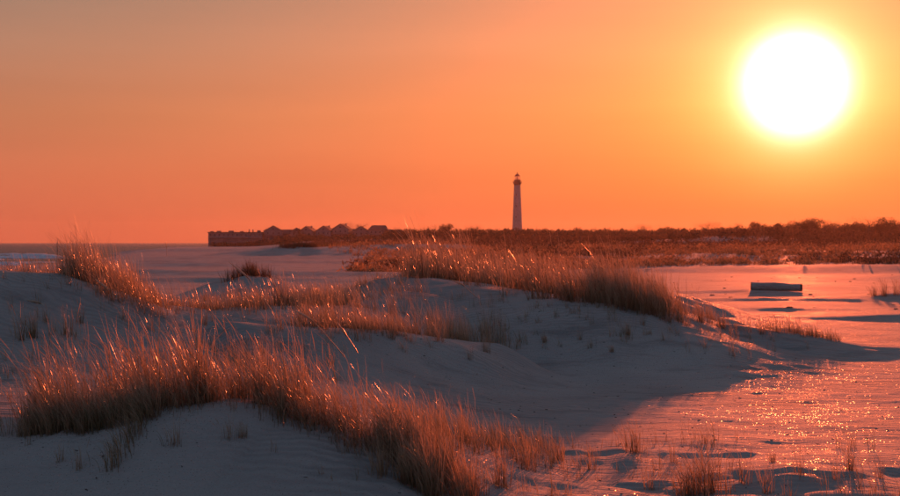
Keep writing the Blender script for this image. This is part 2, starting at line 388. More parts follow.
# surf: breaking wave crests near the shore
surf = []
SURF = [(166, 34, 1.6, .45, .0, -55), (176, 46, 2.0, .75, 1.1, -55.5), (190, 60, 2.6, .95, 2.0, -57.5), (212, 75, 3.0, 1.0, 3.3, -63), (245, 80, 3.5, .9, 4.2, -72), (300, 90, 3.5, .8, 5.0, -88)]
names = ['nearest line of white foam washing up the beach at left', 'second line of broken surf behind the nearest foam', 'bright middle breaker in the surf at left',
         'long low breaker behind the middle surf', 'thin breaker far out in the surf', 'farthest faint breaker below the sea horizon']
for k, (yy, ln, wd, hh, sd_, x0) in enumerate(SURF):
    n = 90; m = 9
    u = np.linspace(0, 1, n)[:, None]; v = np.linspace(-1, 1, m)[None, :]
    xx = x0 - ln * u + 0 * v
    amp = hh * (.12 + .95 * ss(-.2, .5, fbm(xx / 9, sd_ + 0 * xx, 81 + k, 3))) * ss(0, .12, u) * ss(1, .8, u)
    yyv = yy + 3.0 * fbm(xx / 22, sd_ + 0 * xx, 91, 2) + v * wd * (.6 + .5 * amp)
    zz = -.62 + amp * np.clip(1 - v * v, 0, 1) ** .7 + .10 * fbm(xx / .9, yyv / .6, 95, 3)
    ii = np.arange(n * m).reshape(n, m)
    qq = np.stack([ii[:-1, :-1], ii[1:, :-1], ii[1:, 1:], ii[:-1, 1:]], -1).reshape(-1)
    o = link('breaking_wave', mesh_np('breaking_wave', np.stack([xx, yyv, zz], -1).reshape(-1, 3), qq, 4, FOAM))
    tagit(o, names[k], 'wave', 'breaking waves off the beach')

# ------------------------------------------------------------------ grass
def blades(base, h, lean_dir, lean, width, segs, seed_frac=.12, rr=None, curl=None, stiff=.0):
    """base (n,3); returns verts, quads, attr"""
    n = len(base); t = np.linspace(0, 1, segs + 1)[None, :]
    h = h[:, None]; L = lean[:, None]
    # arc: angle from vertical grows along the blade
    ang0 = (rng.normal(0, .17, n))[:, None]
    th = ang0 + L * t ** 1.3
    dt = 1.0 / segs
    hx = np.concatenate([np.zeros((n, 1)), np.cumsum(np.sin(th[:, :-1]) * dt, 1)], 1) * h
    hz = np.concatenate([np.zeros((n, 1)), np.cumsum(np.cos(th[:, :-1]) * dt, 1)], 1) * h
    dx = np.cos(lean_dir)[:, None]; dy = np.sin(lean_dir)[:, None]
    cx = base[:, 0:1] + hx * dx; cy = base[:, 1:2] + hx * dy; cz = base[:, 2:3] + hz - .02
    seed = rng.random(n) < seed_frac * 1.5
    w = width[:, None] * np.clip(1.02 - t ** 2.2, .06, 1) * (.75 + .25 * np.minimum(t * 5, 1))
    sw = width[:, None] * np.where(t > .80, 1.45 * np.sin(np.clip((t - .80) / .20, 0, 1) * 2.4 + .4), .42)
    w = np.where(seed[:, None], sw, w)
    a = (rng.random(n) * np.pi)[:, None]
    tw = a + rng.normal(0, 1.6, n)[:, None] * t + rng.normal(0, .35, (n, segs + 1))
    wx = np.cos(tw) * w * .5; wy = np.sin(tw) * w * .5
    va = np.stack([cx - wx, cy - wy, cz], -1); vb = np.stack([cx + wx, cy + wy, cz], -1)
    V = np.stack([va, vb], 2).reshape(-1, 3)
    st = (np.arange(n) * (segs + 1) * 2)[:, None] + (np.arange(segs) * 2)[None, :]
    Q = np.stack([st, st + 1, st + 3, st + 2], -1).reshape(-1)
    rr = rng.random(n) if rr is None else rr
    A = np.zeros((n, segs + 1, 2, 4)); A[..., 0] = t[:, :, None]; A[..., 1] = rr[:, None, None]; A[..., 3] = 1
    A[..., 2] = ((seed[:, None] & (t > .8)).astype(float))[:, :, None]
    return V, Q, A.reshape(-1, 4)

def merge(parts):
    V, Q, A = [], [], []; off = 0
    for v, q, a in parts: V.append(v); Q.append(q + off); A.append(a); off += len(v)
    return np.concatenate(V), np.concatenate(Q), np.concatenate(A)

WIND = math.pi                                  # blades lean towards -x
def tuft_cloud(cx, cy, tuft_r, per, h, hvar=.3, lean=.7, width=.005, segs=5, seed=.12, hscale=None):
    """tufts at (cx,cy) arrays, per blades each, base on the terrain"""
    n = len(cx)
    bx = np.repeat(cx, per) + rng.normal(0, 1, n * per) * np.repeat(tuft_r, per) * .55
    by = np.repeat(cy, per) + rng.normal(0, 1, n * per) * np.repeat(tuft_r, per) * .55
    bz = H(bx, by)
    patchy = 1 + .38 * fbm(cx / .55, cy / .55, 131, 2) + .22 * fbm(cx / 2.1, cy / 2.1, 133, 2)
    th = np.repeat((h if hscale is None else h * hscale) * patchy * (1 + rng.normal(0, .17, n)), per)
    hh = np.clip(th * (1.12 - (hvar + .32) * rng.random(n * per) ** .9), .05, None)
    # outward fan plus wind
    ox = bx - np.repeat(cx, per); oy = by - np.repeat(cy, per)
    r = np.repeat(tuft_r, per) + 1e-6
    vx = math.cos(WIND) * .95 + ox / r * .6 + rng.normal(0, .55, n * per)
    vy = -.15 + oy / r * .5 + rng.normal(0, .5, n * per)
    ld = np.arctan2(vy, vx); ln = np.hypot(vx, vy) * lean * (.6 + .8 * rng.random(n * per))
    tr = np.repeat(rng.random(n), per); rr = np.clip(tr * .55 + rng.random(n * per) * .45 + 0, 0, 1)
    return blades(np.stack([bx, by, bz], -1), hh, ld, np.clip(ln, .05, 1.7), width * (.6 + .8 * rng.random(n * per)), segs, seed, rr)

def along(pts, n, spread_f, spread_b, jitter=.0):
    """random points along a pixel/distance polyline, scattered in depth; returns x, y, u"""
    w_ = [P(*q) for q in pts]
    seg = np.array([math.hypot(b[0] - a[0], b[1] - a[1]) for a, b in zip(w_[:-1], w_[1:])]); cum = np.concatenate([[0], np.cumsum(seg)])
    s = rng.random(n) * cum[-1]
    x = np.interp(s, cum, [q[0] for q in w_]); y = np.interp(s, cum, [q[1] for q in w_])
    off = rng.random(n) * (spread_f + spread_b) - spread_f
    return x + rng.normal(0, jitter + .02, n), y + off, s / cum[-1]

def grass_object(parts, m, label, name='dune_grass'):
    V, Q, A = merge(parts)
    o = link(name, mesh_np(name, V, Q, 4, m, True, A)); tagit(o, label, 'grass', None, 'stuff'); return o
def clumped(x, y, thr, sc, seed):
    k = fbm(x / sc, y / sc, seed, 2) > thr; return k

# A: crest of the foreground dune (left to right)
A1 = [(34, 436, 12.5), (60, 430, 12.4), (110, 420, 12.1), (160, 408, 12.05), (200, 404, 12.0)]
x, y, u = along(A1, 270, .25, .75, .04); 
k = clumped(x, y, -.06, .34, 141); x, y, u = x[k], y[k], u[k]; pa = [tuft_cloud(x, y, np.full(len(x), .08), 15, .66, .45, .62, .0068, 6, .16, .78 + .34 * ss(0, .5, u))]
x, y, u = along(A1[:4], 120, .55, .0, .04)
pa.append(tuft_cloud(x, y, np.full(len(x), .06), 22, .40, .4, .7, .005, 5, .05))
A2 = [(198, 402, 12.1), (240, 400, 12.2), (285, 404, 12.1)]
x, y, u = along(A2, 60, .02, .9, .04)
pa.append(tuft_cloud(x, y, np.full(len(x), .06), 16, .60, .45, .6, .0052, 6, .18))
for px in (196, 206, 262):
    q = P(px, 402, 12.05)
    pa.append(tuft_cloud(np.array([q[0]]), np.array([q[1]]), np.array([.10]), 110, .68, .35, .45, .0065, 7, .12))
A3 = [(275, 408, 12.0), (310, 418, 11.9), (350, 432, 11.6), (400, 455, 11.4), (450, 480, 11.3)]
x, y, u = along(A3, 420, .3, 1.15, .05); k = clumped(x, y, -.04, .38, 143); x, y, u = x[k], y[k], u[k]
pa.append(tuft_cloud(x, y, np.full(len(x), .09), 13, .60, .5, .66, .0068, 6, .16, 1.06 - .36 * u))
x, y, u = along([(395, 482, 10.9), (430, 496, 10.8), (460, 500, 10.8)], 42, .2, .5, .06)
pa.append(tuft_cloud(x, y, np.full(len(x), .08), 60, .52, .4, .5, .0055, 6, .08))
x, y, u = along([(440, 455, 12.8), (500, 452, 13.3), (560, 455, 13.6)], 110, .7, 1.2, .1)
pa.append(tuft_cloud(x, y, np.full(len(x), .06), 16, .36, .4, .6, .0045, 5, .18, 1.05 - .4 * u))
x, y, u = along(A1 + A3, 420, .1, 1.0, .05)
pa.append(tuft_cloud(x, y, np.full(len(x), .03), 3, .84, .3, .95, .0042, 7, .6, .95 - .3 * u))
x, y, u = along([(30, 448, 12.0), (100, 440, 11.6), (200, 430, 11.4), (300, 440, 11.2), (380, 470, 10.9)], 60, .45, .5, .1)
k = clumped(x, y, .0, .5, 191); pa.append(tuft_cloud(x[k], y[k], np.full(k.sum(), .04), 6, .24, .5, 1.1, .004, 5, .1))
for row, nn in ((A1, 150), (A3, 150), (A2, 20)):
    x, y, u = along(row, nn, .42, .15, .05); n_ = len(x) * 12
    bx = np.repeat(x, 12) + rng.normal(0, .06, n_); by = np.repeat(y, 12) + rng.normal(0, .08, n_)
    pa.append(blades(np.stack([bx, by, H(bx, by)], -1), rng.uniform(.15, .48, n_), rng.normal(-math.pi * .68, .8, n_), rng.uniform(.8, 2.5, n_), rng.uniform(.003, .0065, n_), 6, .04, rng.random(n_) * .8))
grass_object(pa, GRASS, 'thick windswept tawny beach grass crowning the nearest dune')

# B: left ridge
pb = []
x, y, u = along([(68, 279, 19.6), (95, 286, 19.8), (130, 300, 20.2)], 210, .5, 1.6, .1)
pb.append(tuft_cloud(x, y, np.full(len(x), .10), 20, .74, .5, .8, .006, 5, .2, 1.0 - .25 * u))
x, y, u = along([(92, 292, 19.4), (125, 306, 19.6), (165, 312, 19.8)], 80, .9, .6, .15)
pb.append(tuft_cloud(x, y, np.full(len(x), .09), 12, .42, .5, .8, .0055, 5, .25))
x, y, u = along([(-40, 271, 19.3), (20, 272, 19.5), (70, 277, 19.8)], 120, .0, 1.6, .1)
pb.append(tuft_cloud(x, y, np.full(len(x), .09), 10, .30, .5, .6, .005, 4, .2))
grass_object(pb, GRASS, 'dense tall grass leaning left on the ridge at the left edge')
pb = []
x, y, u = along([(135, 303, 20.3), (220, 309, 21), (300, 308, 23), (345, 308, 25)], 420, .7, 1.7, .1)
k = clumped(x, y, -.08, .8, 101); pb.append(tuft_cloud(x[k], y[k], np.full(k.sum(), .09), 16, .36, .5, .6, .0055, 4, .22))
x, y, u = along([(120, 322, 18.8), (200, 345, 17), (300, 345, 17.2)], 60, .6, 1.0, .2)
k = clumped(x, y, .0, .8, 103); pb.append(tuft_cloud(x[k], y[k], np.full(k.sum(), .07), 10, .34, .5, .7, .005, 4, .3))
grass_object(pb, GRASS, 'short sunlit fringe of grass along the ridge left of centre')
pb = []
x, y, u = along([(285, 327, 19.3), (330, 328, 19.8), (380, 331, 20.5), (435, 338, 21)], 330, .7, 2.0, .2)
k = clumped(x, y, -.12, .6, 105); pb.append(tuft_cloud(x[k], y[k], np.full(k.sum(), .08), 20, .36, .5, .6, .0055, 4, .2))
x, y, u = along([(425, 335, 22), (470, 330, 23), (500, 335, 23)], 70, .8, 1.8, .15)
pb.append(tuft_cloud(x, y, np.full(len(x), .10), 20, .50, .5, .4, .0055, 4, .1))
grass_object(pb, GRASS, 'low glinting grass along the bench below the middle dune')

# loose stalks all over the hummocky sand between the dunes
x = rng.uniform(-8.5, 7.5, 2600); y = rng.uniform(13.2, 29, 2600); k = np.abs(x) < y * .38; x, y = x[k], y[k]
bowl = (x > -1.6 + (21 - y) * .05) & (x < 7) & (y > 14.5) & (y < 22.3)
k = (fbm(x / 1.1, y / .9, 161, 3) > -.02) & ~bowl & (H(x, y) > .22); x, y = x[k], y[k]
grass_object([tuft_cloud(x, y, np.full(len(x), .06), 9, .34, .5, .75, .005, 5, .25)], GRASS, 'loose wispy grass dotted over the shaded hollows at left and centre', 'scattered_grass')
x, y, u = along([(120, 300, 20), (200, 300, 21.5), (300, 300, 23), (400, 300, 25)], 260, 1.5, 2.5, .3)
k = clumped(x, y, -.05, .9, 163)
grass_object([tuft_cloud(x[k], y[k], np.full(k.sum(), .10), 14, .52, .5, .7, .006, 5, .3)], GRASS, 'ragged taller clumps breaking the ridge between the left ridge and middle dune', 'scattered_grass')

# D: middle dune
pd = []
x, y, u = along([(412, 276, 30), (450, 281, 29), (490, 287, 28), (520, 292, 27.5)], 560, .2, 8.0, .2)
k = clumped(x, y, -.12, 1.0, 107); pd.append(tuft_cloud(x[k], y[k], np.full(k.sum(), .13), 14, .92, .45, .68, .013, 5, .3))
x, y, u = along([(515, 293, 27.2), (560, 298, 26.5), (610, 303, 26)], 640, .6, 9.0, .2)
k = clumped(x, y, -.12, 1.0, 107); pd.append(tuft_cloud(x[k], y[k], np.full(k.sum(), .13), 14, .92, .45, .68, .013, 5, .3))
x, y, u = along([(605, 305, 25.8), (640, 308, 25.6), (672, 313, 25.4)], 330, .5, 3.8, .15)
pd.append(tuft_cloud(x, y, np.full(len(x), .12), 14, .98, .5, .5, .010, 5, .2, 1 - .15 * u))
x, y, u = along([(670, 314, 26.2), (700, 321, 26.5), (740, 328, 26.5), (800, 339, 26.4), (840, 346, 26.4)], 230, .35, 1.2, .15)
k = clumped(x, y, -.15, .9, 109); pd.append(tuft_cloud(x[k], y[k], np.full(k.sum(), .09), 20, .48, .5, .5, .006, 4, .15, (1.15 - .6 * u)[k]))
x, y, u = along([(330, 302, 28), (375, 288, 30), (412, 290, 29)], 60, .8, 2.0, .2)
pd.append(tuft_cloud(x, y, np.full(len(x), .09), 14, .34, .5, .6, .006, 4, .15))
grass_object(pd, GRASS, 'tall reddish grass covering the back of the middle dune')
pd = []
x, y, u = along([(470, 325, 23.5), (520, 318, 24.2), (600, 322, 24.2), (680, 328, 24.3)], 55, .9, 1.2, .2)
k = clumped(x, y, -.1, .8, 111); pd.append(tuft_cloud(x[k], y[k], np.full(k.sum(), .06), 12, .26, .5, .5, .006, 4, .05))
grass_object(pd, GRASS, 'sparse sprigs dotting the shaded face of the middle dune')

# sprigs over the flat bottom right
px_ = []
x = rng.uniform(-.4, 6, 620); y = rng.uniform(9.5, 14.8, 620)
k = (fbm(x / .9, y / .9, 113, 2) > .0 + .22 * ss(3.6, 5.5, x)) & (H(x, y) < .4); x, y = x[k], y[k]
px_.append(tuft_cloud(x, y, np.full(len(x), .05), 8, .30, .5, .55, .0042, 5, .2))
x = rng.uniform(-1.2, 7, 60); y = rng.uniform(9.5, 15, 60)
px_.append(tuft_cloud(x, y, np.full(len(x), .01), 1, .34, .5, .6, .004, 5, .3))
grass_object(px_, GRASS, 'thin scattered sprigs of grass on the sunlit flat sand at bottom right', 'scattered_grass')

# far small dunes
pf = []
q = P(283, 245.5, 213)
def cloud_px(pts, n, sf, sb, r, per, h, wd, m=GRASS_FAR, lean=.3, segs=2):
    x, y, u = along(pts, n, sf, sb, .3); return tuft_cloud(x, y, np.full(n, r), per, h, .5, lean, wd, segs, .0)
grass_object([cloud_px([(281, 246.5, 212), (312, 248, 213)], 110, 1, 8, .8, 22, 1.0, .06), cloud_px([(304, 243.5, 235), (330, 243, 236)], 70, 1, 6, .8, 22, 1.3, .06)],
             SCRUB, 'dark grass on the low far dune below the houses', 'far_dune_grass')
grass_object([cloud_px([(330, 246.5, 245), (400, 246.5, 245)], 120, 2, 22, .8, 18, .8, .06), cloud_px([(270, 244.5, 330), (350, 243, 340), (420, 243, 350)], 420, 8, 160, 1.2, 18, .8, .09)],
             GRASS_FAR, 'orange strip of far dune grass in front of the houses', 'far_dune_grass')
grass_object([cloud_px([(232, 278, 41.6), (250, 275, 42), (268, 279, 42)], 46, .4, 1.5, .12, 24, .62, .012)], SCRUB, 'dark tuft crowning the small mound left of centre', 'dark_grass')

# heath on the right and behind the middle dune
def heath(n, ylo, yhi, per, h, wd, m, label, wmin=-.06, name='heath_scrub', thr=-.2, sc=10):
    y = ylo + (yhi - ylo) * rng.random(n) ** 1.15; x = y * rng.uniform(wmin, .42, n)
    toe = 94 + 14 * np.sin(x * .05)
    k = (y > toe) & (fbm(x / sc, y / (sc * .5), 121, 3) > thr); 
    k &= ~((x > y * .140) & (x < y * .225) & (y > 345) & (y < 410))
    k &= (x > -12 + .0 * y) | (y > 200)
    x, y = x[k], y[k]
    return grass_object([tuft_cloud(x, y, np.full(len(x), 1.0) * h * .9, per, h, .5, .25, wd, 2, .0)], m, label, name)
heath(6000, 90, 240, 10, .42, .03, GRASS_FAR, 'nearer belt of rust coloured heath beyond the sand flat')
heath(4200, 200, 520, 10, .9, .10, GRASS_FAR, 'ragged brown grassland between the heath and the treeline', wmin=-.11)
def bushes(n, ylo, yhi, rlo, rhi, per, m, label, name, thr, sc, wmin=-.08, tone=(.25, .65)):
    y = ylo + (yhi - ylo) * rng.random(n) ** 1.3; x = y * rng.uniform(wmin, .42, n); toe = 95 + 14 * np.sin(x * .05)
    k = (y > toe) & (fbm(x / sc, y / (sc * 1.4), 151, 3) > thr) & ~((x > y * .140) & (x < y * .225) & (y > 345) & (y < 410)) & ((x > -12) | (y > 200)); x, y = x[k], y[k]; n = len(x)
    rad = rng.uniform(rlo, rhi, n) * (.6 + .4 * y / yhi); hh = rad * rng.uniform(.55, 1.1, n)
    p = rng.normal(0, 1, (n, per, 3)); p /= np.linalg.norm(p, axis=2)[:, :, None]; p *= (rng.random((n, per, 1)) ** .35); p *= 1 + .25 * rng.normal(0, 1, (n, per, 1))
    p[:, :, 0] *= rad[:, None]; p[:, :, 1] *= rad[:, None]; p[:, :, 2] = np.abs(p[:, :, 2]) * hh[:, None]
    p = (p + np.stack([x, y, H(x, y)], -1)[:, None, :]).reshape(-1, 3); N = len(p)
    u = rng.normal(0, 1, (N, 3)) + (0, 0, .6); u /= np.linalg.norm(u, axis=1)[:, None]; v = np.cross(u, rng.normal(0, 1, (N, 3))); v /= np.linalg.norm(v, axis=1)[:, None]
    s_ = (np.repeat(rad, per) * .20 * (.5 + rng.random(N)))[:, None]
    V = np.stack([p - u * s_, p - v * s_ * .3, p + u * s_, p + v * s_ * .3], 1).reshape(-1, 3)
    A = np.zeros((4 * N, 4)); A[:, 0] = np.repeat(rng.random(N), 4); A[:, 1] = np.repeat(np.repeat(rng.uniform(*tone, n), per) , 4); A[:, 3] = 1
    tagit(link(name, mesh_np(name, V, np.arange(4 * N), 4, m, False, A)), label, 'scrub', None, 'stuff')
bushes(4600, 92, 300, .5, 1.3, 40, GRASS_FAR, 'rust coloured low bushes scattered over the heath', 'heath_bushes', -.25, 9)
bushes(3200, 92, 320, .6, 1.6, 44, SCRUB, 'darker brush patches scattered through the heath', 'heath_brush', .08, 14)
bushes(3600, 260, 520, 1.2, 2.8, 22, SCRUB, 'brown scrub between the heath and the treeline', 'far_scrub', -.3, 22, -.11)

# ------------------------------------------------------------------ single tufts, plants and stems
def tuft_mesh(kind, seed):
    global rng
    keep = rng; rng = np.random.default_rng(seed)
    spec = {'upright': (64, .06, .34, .35, .0048), 'wide': (170, .14, .44, .55, .005), 'thin': (22, .04, .32, .45, .0045), 'green': (60, .07, .46, .30, .0065)}[kind]
    n, r, h, ln, wd = spec
    bx = rng.normal(0, r * .55, n); by = rng.normal(0, r * .55, n)
    vx = -.6 + bx / r * .6 + rng.normal(0, .4, n); vy = by / r * .5 + rng.normal(0, .4, n)
    v = blades(np.stack([bx, by, np.zeros(n)], -1), h * (1 - .5 * rng.random(n)), np.arctan2(vy, vx), np.clip(np.hypot(vx, vy) * ln * 1.6, .05, 1.5), wd * (.6 + .8 * rng.random(n)), 6, .12,
               np.clip(rng.random(n) * .6 + (.42 if kind == 'green' else .0), 0, 1))
    me = mesh_np('grass_tuft', v[0], v[1], 4, GRASS, True, v[2]); rng = keep; return me
TM = {k: [tuft_mesh(k, s + 200 + i * 10) for s in range(3)] for i, k in enumerate(('upright', 'wide', 'thin', 'green'))}
def ground_at(px, py):
    """walk along the line of sight to the sand"""
    d = np.exp(np.linspace(math.log(7), math.log(300), 6000)); z = CAM_Z - (py - 243) / F * d; x = (px - 450) / F * d
    hit = np.nonzero(H(x, d) >= z)[0]; i = hit[0] if len(hit) else -1
    return float(x[i]), float(d[i]), float(H(x[i:i + 1] if i >= 0 else x[-1:], d[i:i + 1] if i >= 0 else d[-1:])[0])
TUFTS = [
 ('upright', 633, 452, 1.15, 'slim dark tuft standing alone on the sunlit flat, its shadow on a blue hummock'),
 ('wide', 708, 492, 1.05, 'bushiest tuft on the flat, spread wide at the bottom edge'),
 ('wide', 690, 496, .85, 'thinner bushy tuft just left of the bushiest one at the bottom edge'),
 ('thin', 672, 462, 1.0, 'wispy tuft between the slim dark tuft and the bushy one'),
 ('thin', 705, 444, .8, 'lone short sprig beside a narrow blue shadow on the flat'),
 ('thin', 592, 470, 1.1, 'sparse tuft left of the slim dark tuft on the sunlit flat'),
 ('upright', 560, 460, .8, 'tuft at the right end of the foreground dune grass'),
 ('upright', 527, 470, 1.0, 'tuft with green base where the foreground dune runs out'),
 ('upright', 500, 486, 1.2, 'broad brown tuft at the foot of the foreground dune'),
 ('wide', 470, 494, .8, 'shaggy tuft at the bottom edge under the foreground dune tip'),
 ('thin', 650, 490, 1.2, 'bent sprig at the bottom edge left of the bushy tufts'),
 ('thin', 745, 484, 1.1, 'sprig on the left end of the long blue hummock'),
 ('upright', 773, 462, .45, 'small dark rounded plant behind the long blue hummock'),
 ('thin', 800, 474, 1.0, 'upright sprig rising from the crest of the long blue hummock'),
 ('upright', 850, 470, .75, 'tuft at the right end of the thin upper hummock'),
 ('thin', 835, 480, .9, 'sprig below the thin upper hummock at right'),
 ('thin', 880, 478, .9, 'pale sprig near the lower right corner'),
 ('thin', 768, 494, 1.0, 'sprig in front of the long blue hummock at the bottom edge'),
 ('green', 33, 338, .82, 'green tuft in the shaded hollow at the far left'),
 ('thin', 20, 340, 1.6, 'thin stalky tuft left of the green tuft in the shaded hollow'),
 ('thin', 68, 335, 1.5, 'brown stalky tuft right of the green tuft in the shaded hollow'),
 ('thin', 45, 322, 1.0, 'small tuft above the green tuft on the shaded slope'),
 ('thin', 80, 323, 1.2, 'grey sprig in the middle of the shaded left slope'),
 ('green', 205, 300, .65, 'green tuft catching light on the low ridge left of centre'),
 ('upright', 280, 306, 2.0, 'tall dark tuft standing up on the ridge left of the middle dune'),
 ('thin', 205, 325, 1.0, 'faint tuft in the shaded hollow below the ridge'),
 ('thin', 150, 330, 1.0, 'faint brown tuft at the left of the shaded hollow'),
 ('upright', 627, 335, 1.0, 'dark tuft lowest on the shaded face of the middle dune'),
 ('thin', 643, 325, 1.2, 'small dark sprig just right of the lowest tuft on the dune face'),
 ('thin', 687, 326, 1.2, 'sprig on the dune face below the tall grass end'),
 ('upright', 612, 352, .55, 'tiny dark plant low on the bare dune face'),
 ('upright', 486, 352, .8, 'dark tuft at the top of the shaded sand bowl'),
 ('thin', 470, 360, .8, 'sparse tuft at the left rim of the shaded sand bowl'),
 ('upright', 545, 342, .6, 'small plant in the middle of the shaded dune face'),
 ('thin', 580, 340, 1.0, 'little sprig halfway along the shaded dune face'),
 ('upright', 700, 322, 1.3, 'first tuft on the falling end of the middle dune'),
 ('upright', 722, 328, 1.2, 'second tuft on the falling end of the middle dune'),
 ('upright', 762, 334, .9, 'tuft near the low end of the middle dune'),
 ('upright', 884, 296, 2.2, 'green tuft on the small hummock at the right edge'),
 ('upright', 874, 296, 1.6, 'shorter tuft left of the green one on the right edge hummock'),
 ('upright', 897, 295, 2.0, 'tuft cut by the right edge of the photo'),
 ('thin', 175, 446, .9, 'sprig on the shaded front of the nearest dune'),
 ('thin', 228, 440, .9, 'dry sprig hanging on the front slope of the nearest dune'),
 ('upright', 242, 438, .5, 'small dark plant near the middle of the nearest dune front'),
 ('thin', 60, 462, .7, 'low sprig on the lower left of the nearest dune front'),
 ('thin', 78, 470, .8, 'bent sprig near the lower left corner of the dune front'),
]
for i, (kd, px, py, s, lab) in enumerate(TUFTS):
    gx, gy, gz = ground_at(px, py)
    o = link('grass_tuft', TM[kd][i % 3], None, (gx, gy, gz - .01), rng.uniform(-.6, .6)); 
    s *= 1.2; o.scale = (s, s, s); tagit(o, lab, 'grass tuft', 'single grass tufts on the sand')

# long tuft hanging down the dune front
gx, gy, gz = ground_at(150, 416)
n = 210; t_ = rng.random(n)
bx = gx + rng.normal(0, .05, n) - .16 * t_; by = gy - .02 - .85 * t_
v = blades(np.stack([bx, by, H(bx, by)], -1), .42 * (1 - .4 * rng.random(n)), rng.normal(math.pi + .9, .35, n), np.clip(1.5 + rng.normal(0, .35, n), .6, 2.3), np.full(n, .0058), 6, .05, np.clip(.35 + .6 * rng.random(n), 0, 1))
tagit(link('grass_tuft', mesh_np('hanging_tuft', v[0], v[1], 4, GRASS, True, v[2])), 'olive tuft drooping down the shaded front of the nearest dune', 'grass tuft', 'single grass tufts on the sand')

# arching dead stalks that catch the light
STALK = grass_mat('dry_stalk', (.28, .2, .12), (.5, .38, .26), (.6, .48, .34), .35, .3)
def stalk(pts, r, label, group='arching dead grass stalks'):
    pts = [np.array(P(*q)) for q in pts]; base = pts[0]; n = 14; prm = np.linspace(0, len(pts) - 1, n)
    ctr = np.stack([np.interp(prm, range(len(pts)), [p[k] for p in pts]) for k in range(3)], -1)
    for _ in range(3): ctr[1:-1] = (ctr[:-2] + 2 * ctr[1:-1] + ctr[2:]) / 4
    root = empty('grass_stalk', tuple(base)); tagit(root, label, 'grass stalk', group)
    def tube(c, rad, name):
        m = 5; V = []; A = []
        for i_, p in enumerate(c):
            tg = c[min(i_ + 1, len(c) - 1)] - c[max(i_ - 1, 0)]; tg = tg / (np.linalg.norm(tg) + 1e-9)
            a = np.cross(tg, (0, 1, .1)); a /= np.linalg.norm(a) + 1e-9; b = np.cross(tg, a)
            for k in range(m): an = 2 * math.pi * k / m; V.append(p - base + rad[i_] * (a * math.cos(an) + b * math.sin(an))); A.append((i_ / len(c), .5, 0, 1))
        Q = [x_ for i_ in range(len(c) - 1) for k in range(m) for x_ in (i_ * m + k, i_ * m + (k + 1) % m, (i_ + 1) * m + (k + 1) % m, (i_ + 1) * m + k)]
        link(name, mesh_np(name, V, Q, 4, STALK, True, A), root)
    tube(ctr[:8], np.full(8, r * .35), 'stem')
    hd = ctr[7:]; rad = r * np.sin(np.linspace(.35, 2.9, len(hd))) * (1 + .15 * rng.normal(0, 1, len(hd)))
    tube(hd, rad, 'seed_head')
stalk([(131, 314, 18.9), (118, 298, 18.9), (108, 289, 18.9), (95, 279, 18.9)], .022, 'golden arching stalk leaning left out of the tall grass on the left ridge')
stalk([(58, 314, 18.0), (46, 306, 18.0), (38, 302, 18), (27, 300, 18.0)], .020, 'dark drooping stalk arching over the shaded left slope')
stalk([(277, 318, 18.6), (258, 290, 18.6), (247, 276, 18.6), (229, 262, 18.7)], .016, 'longest golden arching stalk in front of the small mound')
stalk([(345, 357, 17.2), (324, 332, 17.2), (310, 318, 17.2), (292, 309, 17.2)], .015, 'thin golden stalk bending left above the low bench grass')
stalk([(358, 353, 17.4), (352, 343, 17.4), (344, 332, 17.4), (337, 322, 17.4)], .019, 'short golden stalk standing just right of the thin bending one')
stalk([(477, 298, 25.0), (469, 290, 25.0), (462, 284, 25), (452, 280, 25.0)], .018, 'pale stalk lying on the shaded top of the middle dune')
stalk([(57, 277, 19.4), (57, 262, 19.4), (57.3, 250, 19.4), (57.5, 238, 19.4)], .009, 'straight dark stalk standing up against the surf at left')
stalk([(167, 256, 30), (166.6, 251, 30), (166.4, 247, 30), (166, 241, 30)], .009, 'short straight stalk standing against the far beach')

# ------------------------------------------------------------------ driftwood log
lx0 = P(752.5, 291, 60.5); lx1 = P(801, 291, 59.6)
gz0 = float(H(np.array([lx0[0]]), np.array([lx0[1]]))[0])
root = empty('driftwood_log', ((lx0[0] + lx1[0]) / 2, (lx0[1] + lx1[1]) / 2, gz0 - .05)); root.rotation_euler[2] = math.atan2(lx1[1] - lx0[1], lx1[0] - lx0[0])
tagit(root, 'thick weathered squared driftwood log half buried on the pink sand flat', 'driftwood')
Lh = math.hypot(lx1[0] - lx0[0], lx1[1] - lx0[1]) / 2; n, m = 26, 16; V = []; 
for i in range(n):
    u = i / (n - 1); hh = .41 - .05 * ss(.30, .8, u) - .02 * math.sin(u * 9); ww = .52 - .08 * u
    for k in range(m):
        a = 2 * math.pi * k / m; ca, sa = math.cos(a), math.sin(a); q = (abs(ca) ** 3.2 + abs(sa) ** 3.2) ** (-1 / 3.2)
        V.append((-Lh + 2 * Lh * u, ww / 2 * ca * q + .015 * math.sin(i * 1.7 + k), hh / 2 + hh / 2 * sa * q + .012 * math.sin(i * 2.3 + k * 1.9)))
Q = [x_ for i in range(n - 1) for k in range(m) for x_ in (i * m + k, i * m + (k + 1) % m, (i + 1) * m + (k + 1) % m, (i + 1) * m + k)]
link('log_body', mesh_np('log_body', V, Q, 4, WOOD, True), root)
for s_, i in ((-1, 0), (1, n - 1)):
    b = MB(); b.quad(*[(V[i * m + k][0] + s_ * .003, V[i * m + k][1], V[i * m + k][2]) for k in range(m)])
    rim = MB(); c = [(V[i * m + k][0] + s_ * .05, V[i * m + k][1] * .96, (V[i * m + k][2] - .22) * .96 + .22) for k in range(m)]
    for k in range(m): k2 = (k + 1) % m; b.quad(b.v[k], b.v[k2], c[k2], c[k])
    b.quad(*c); b.build('cut_end', WOOD_END, root)

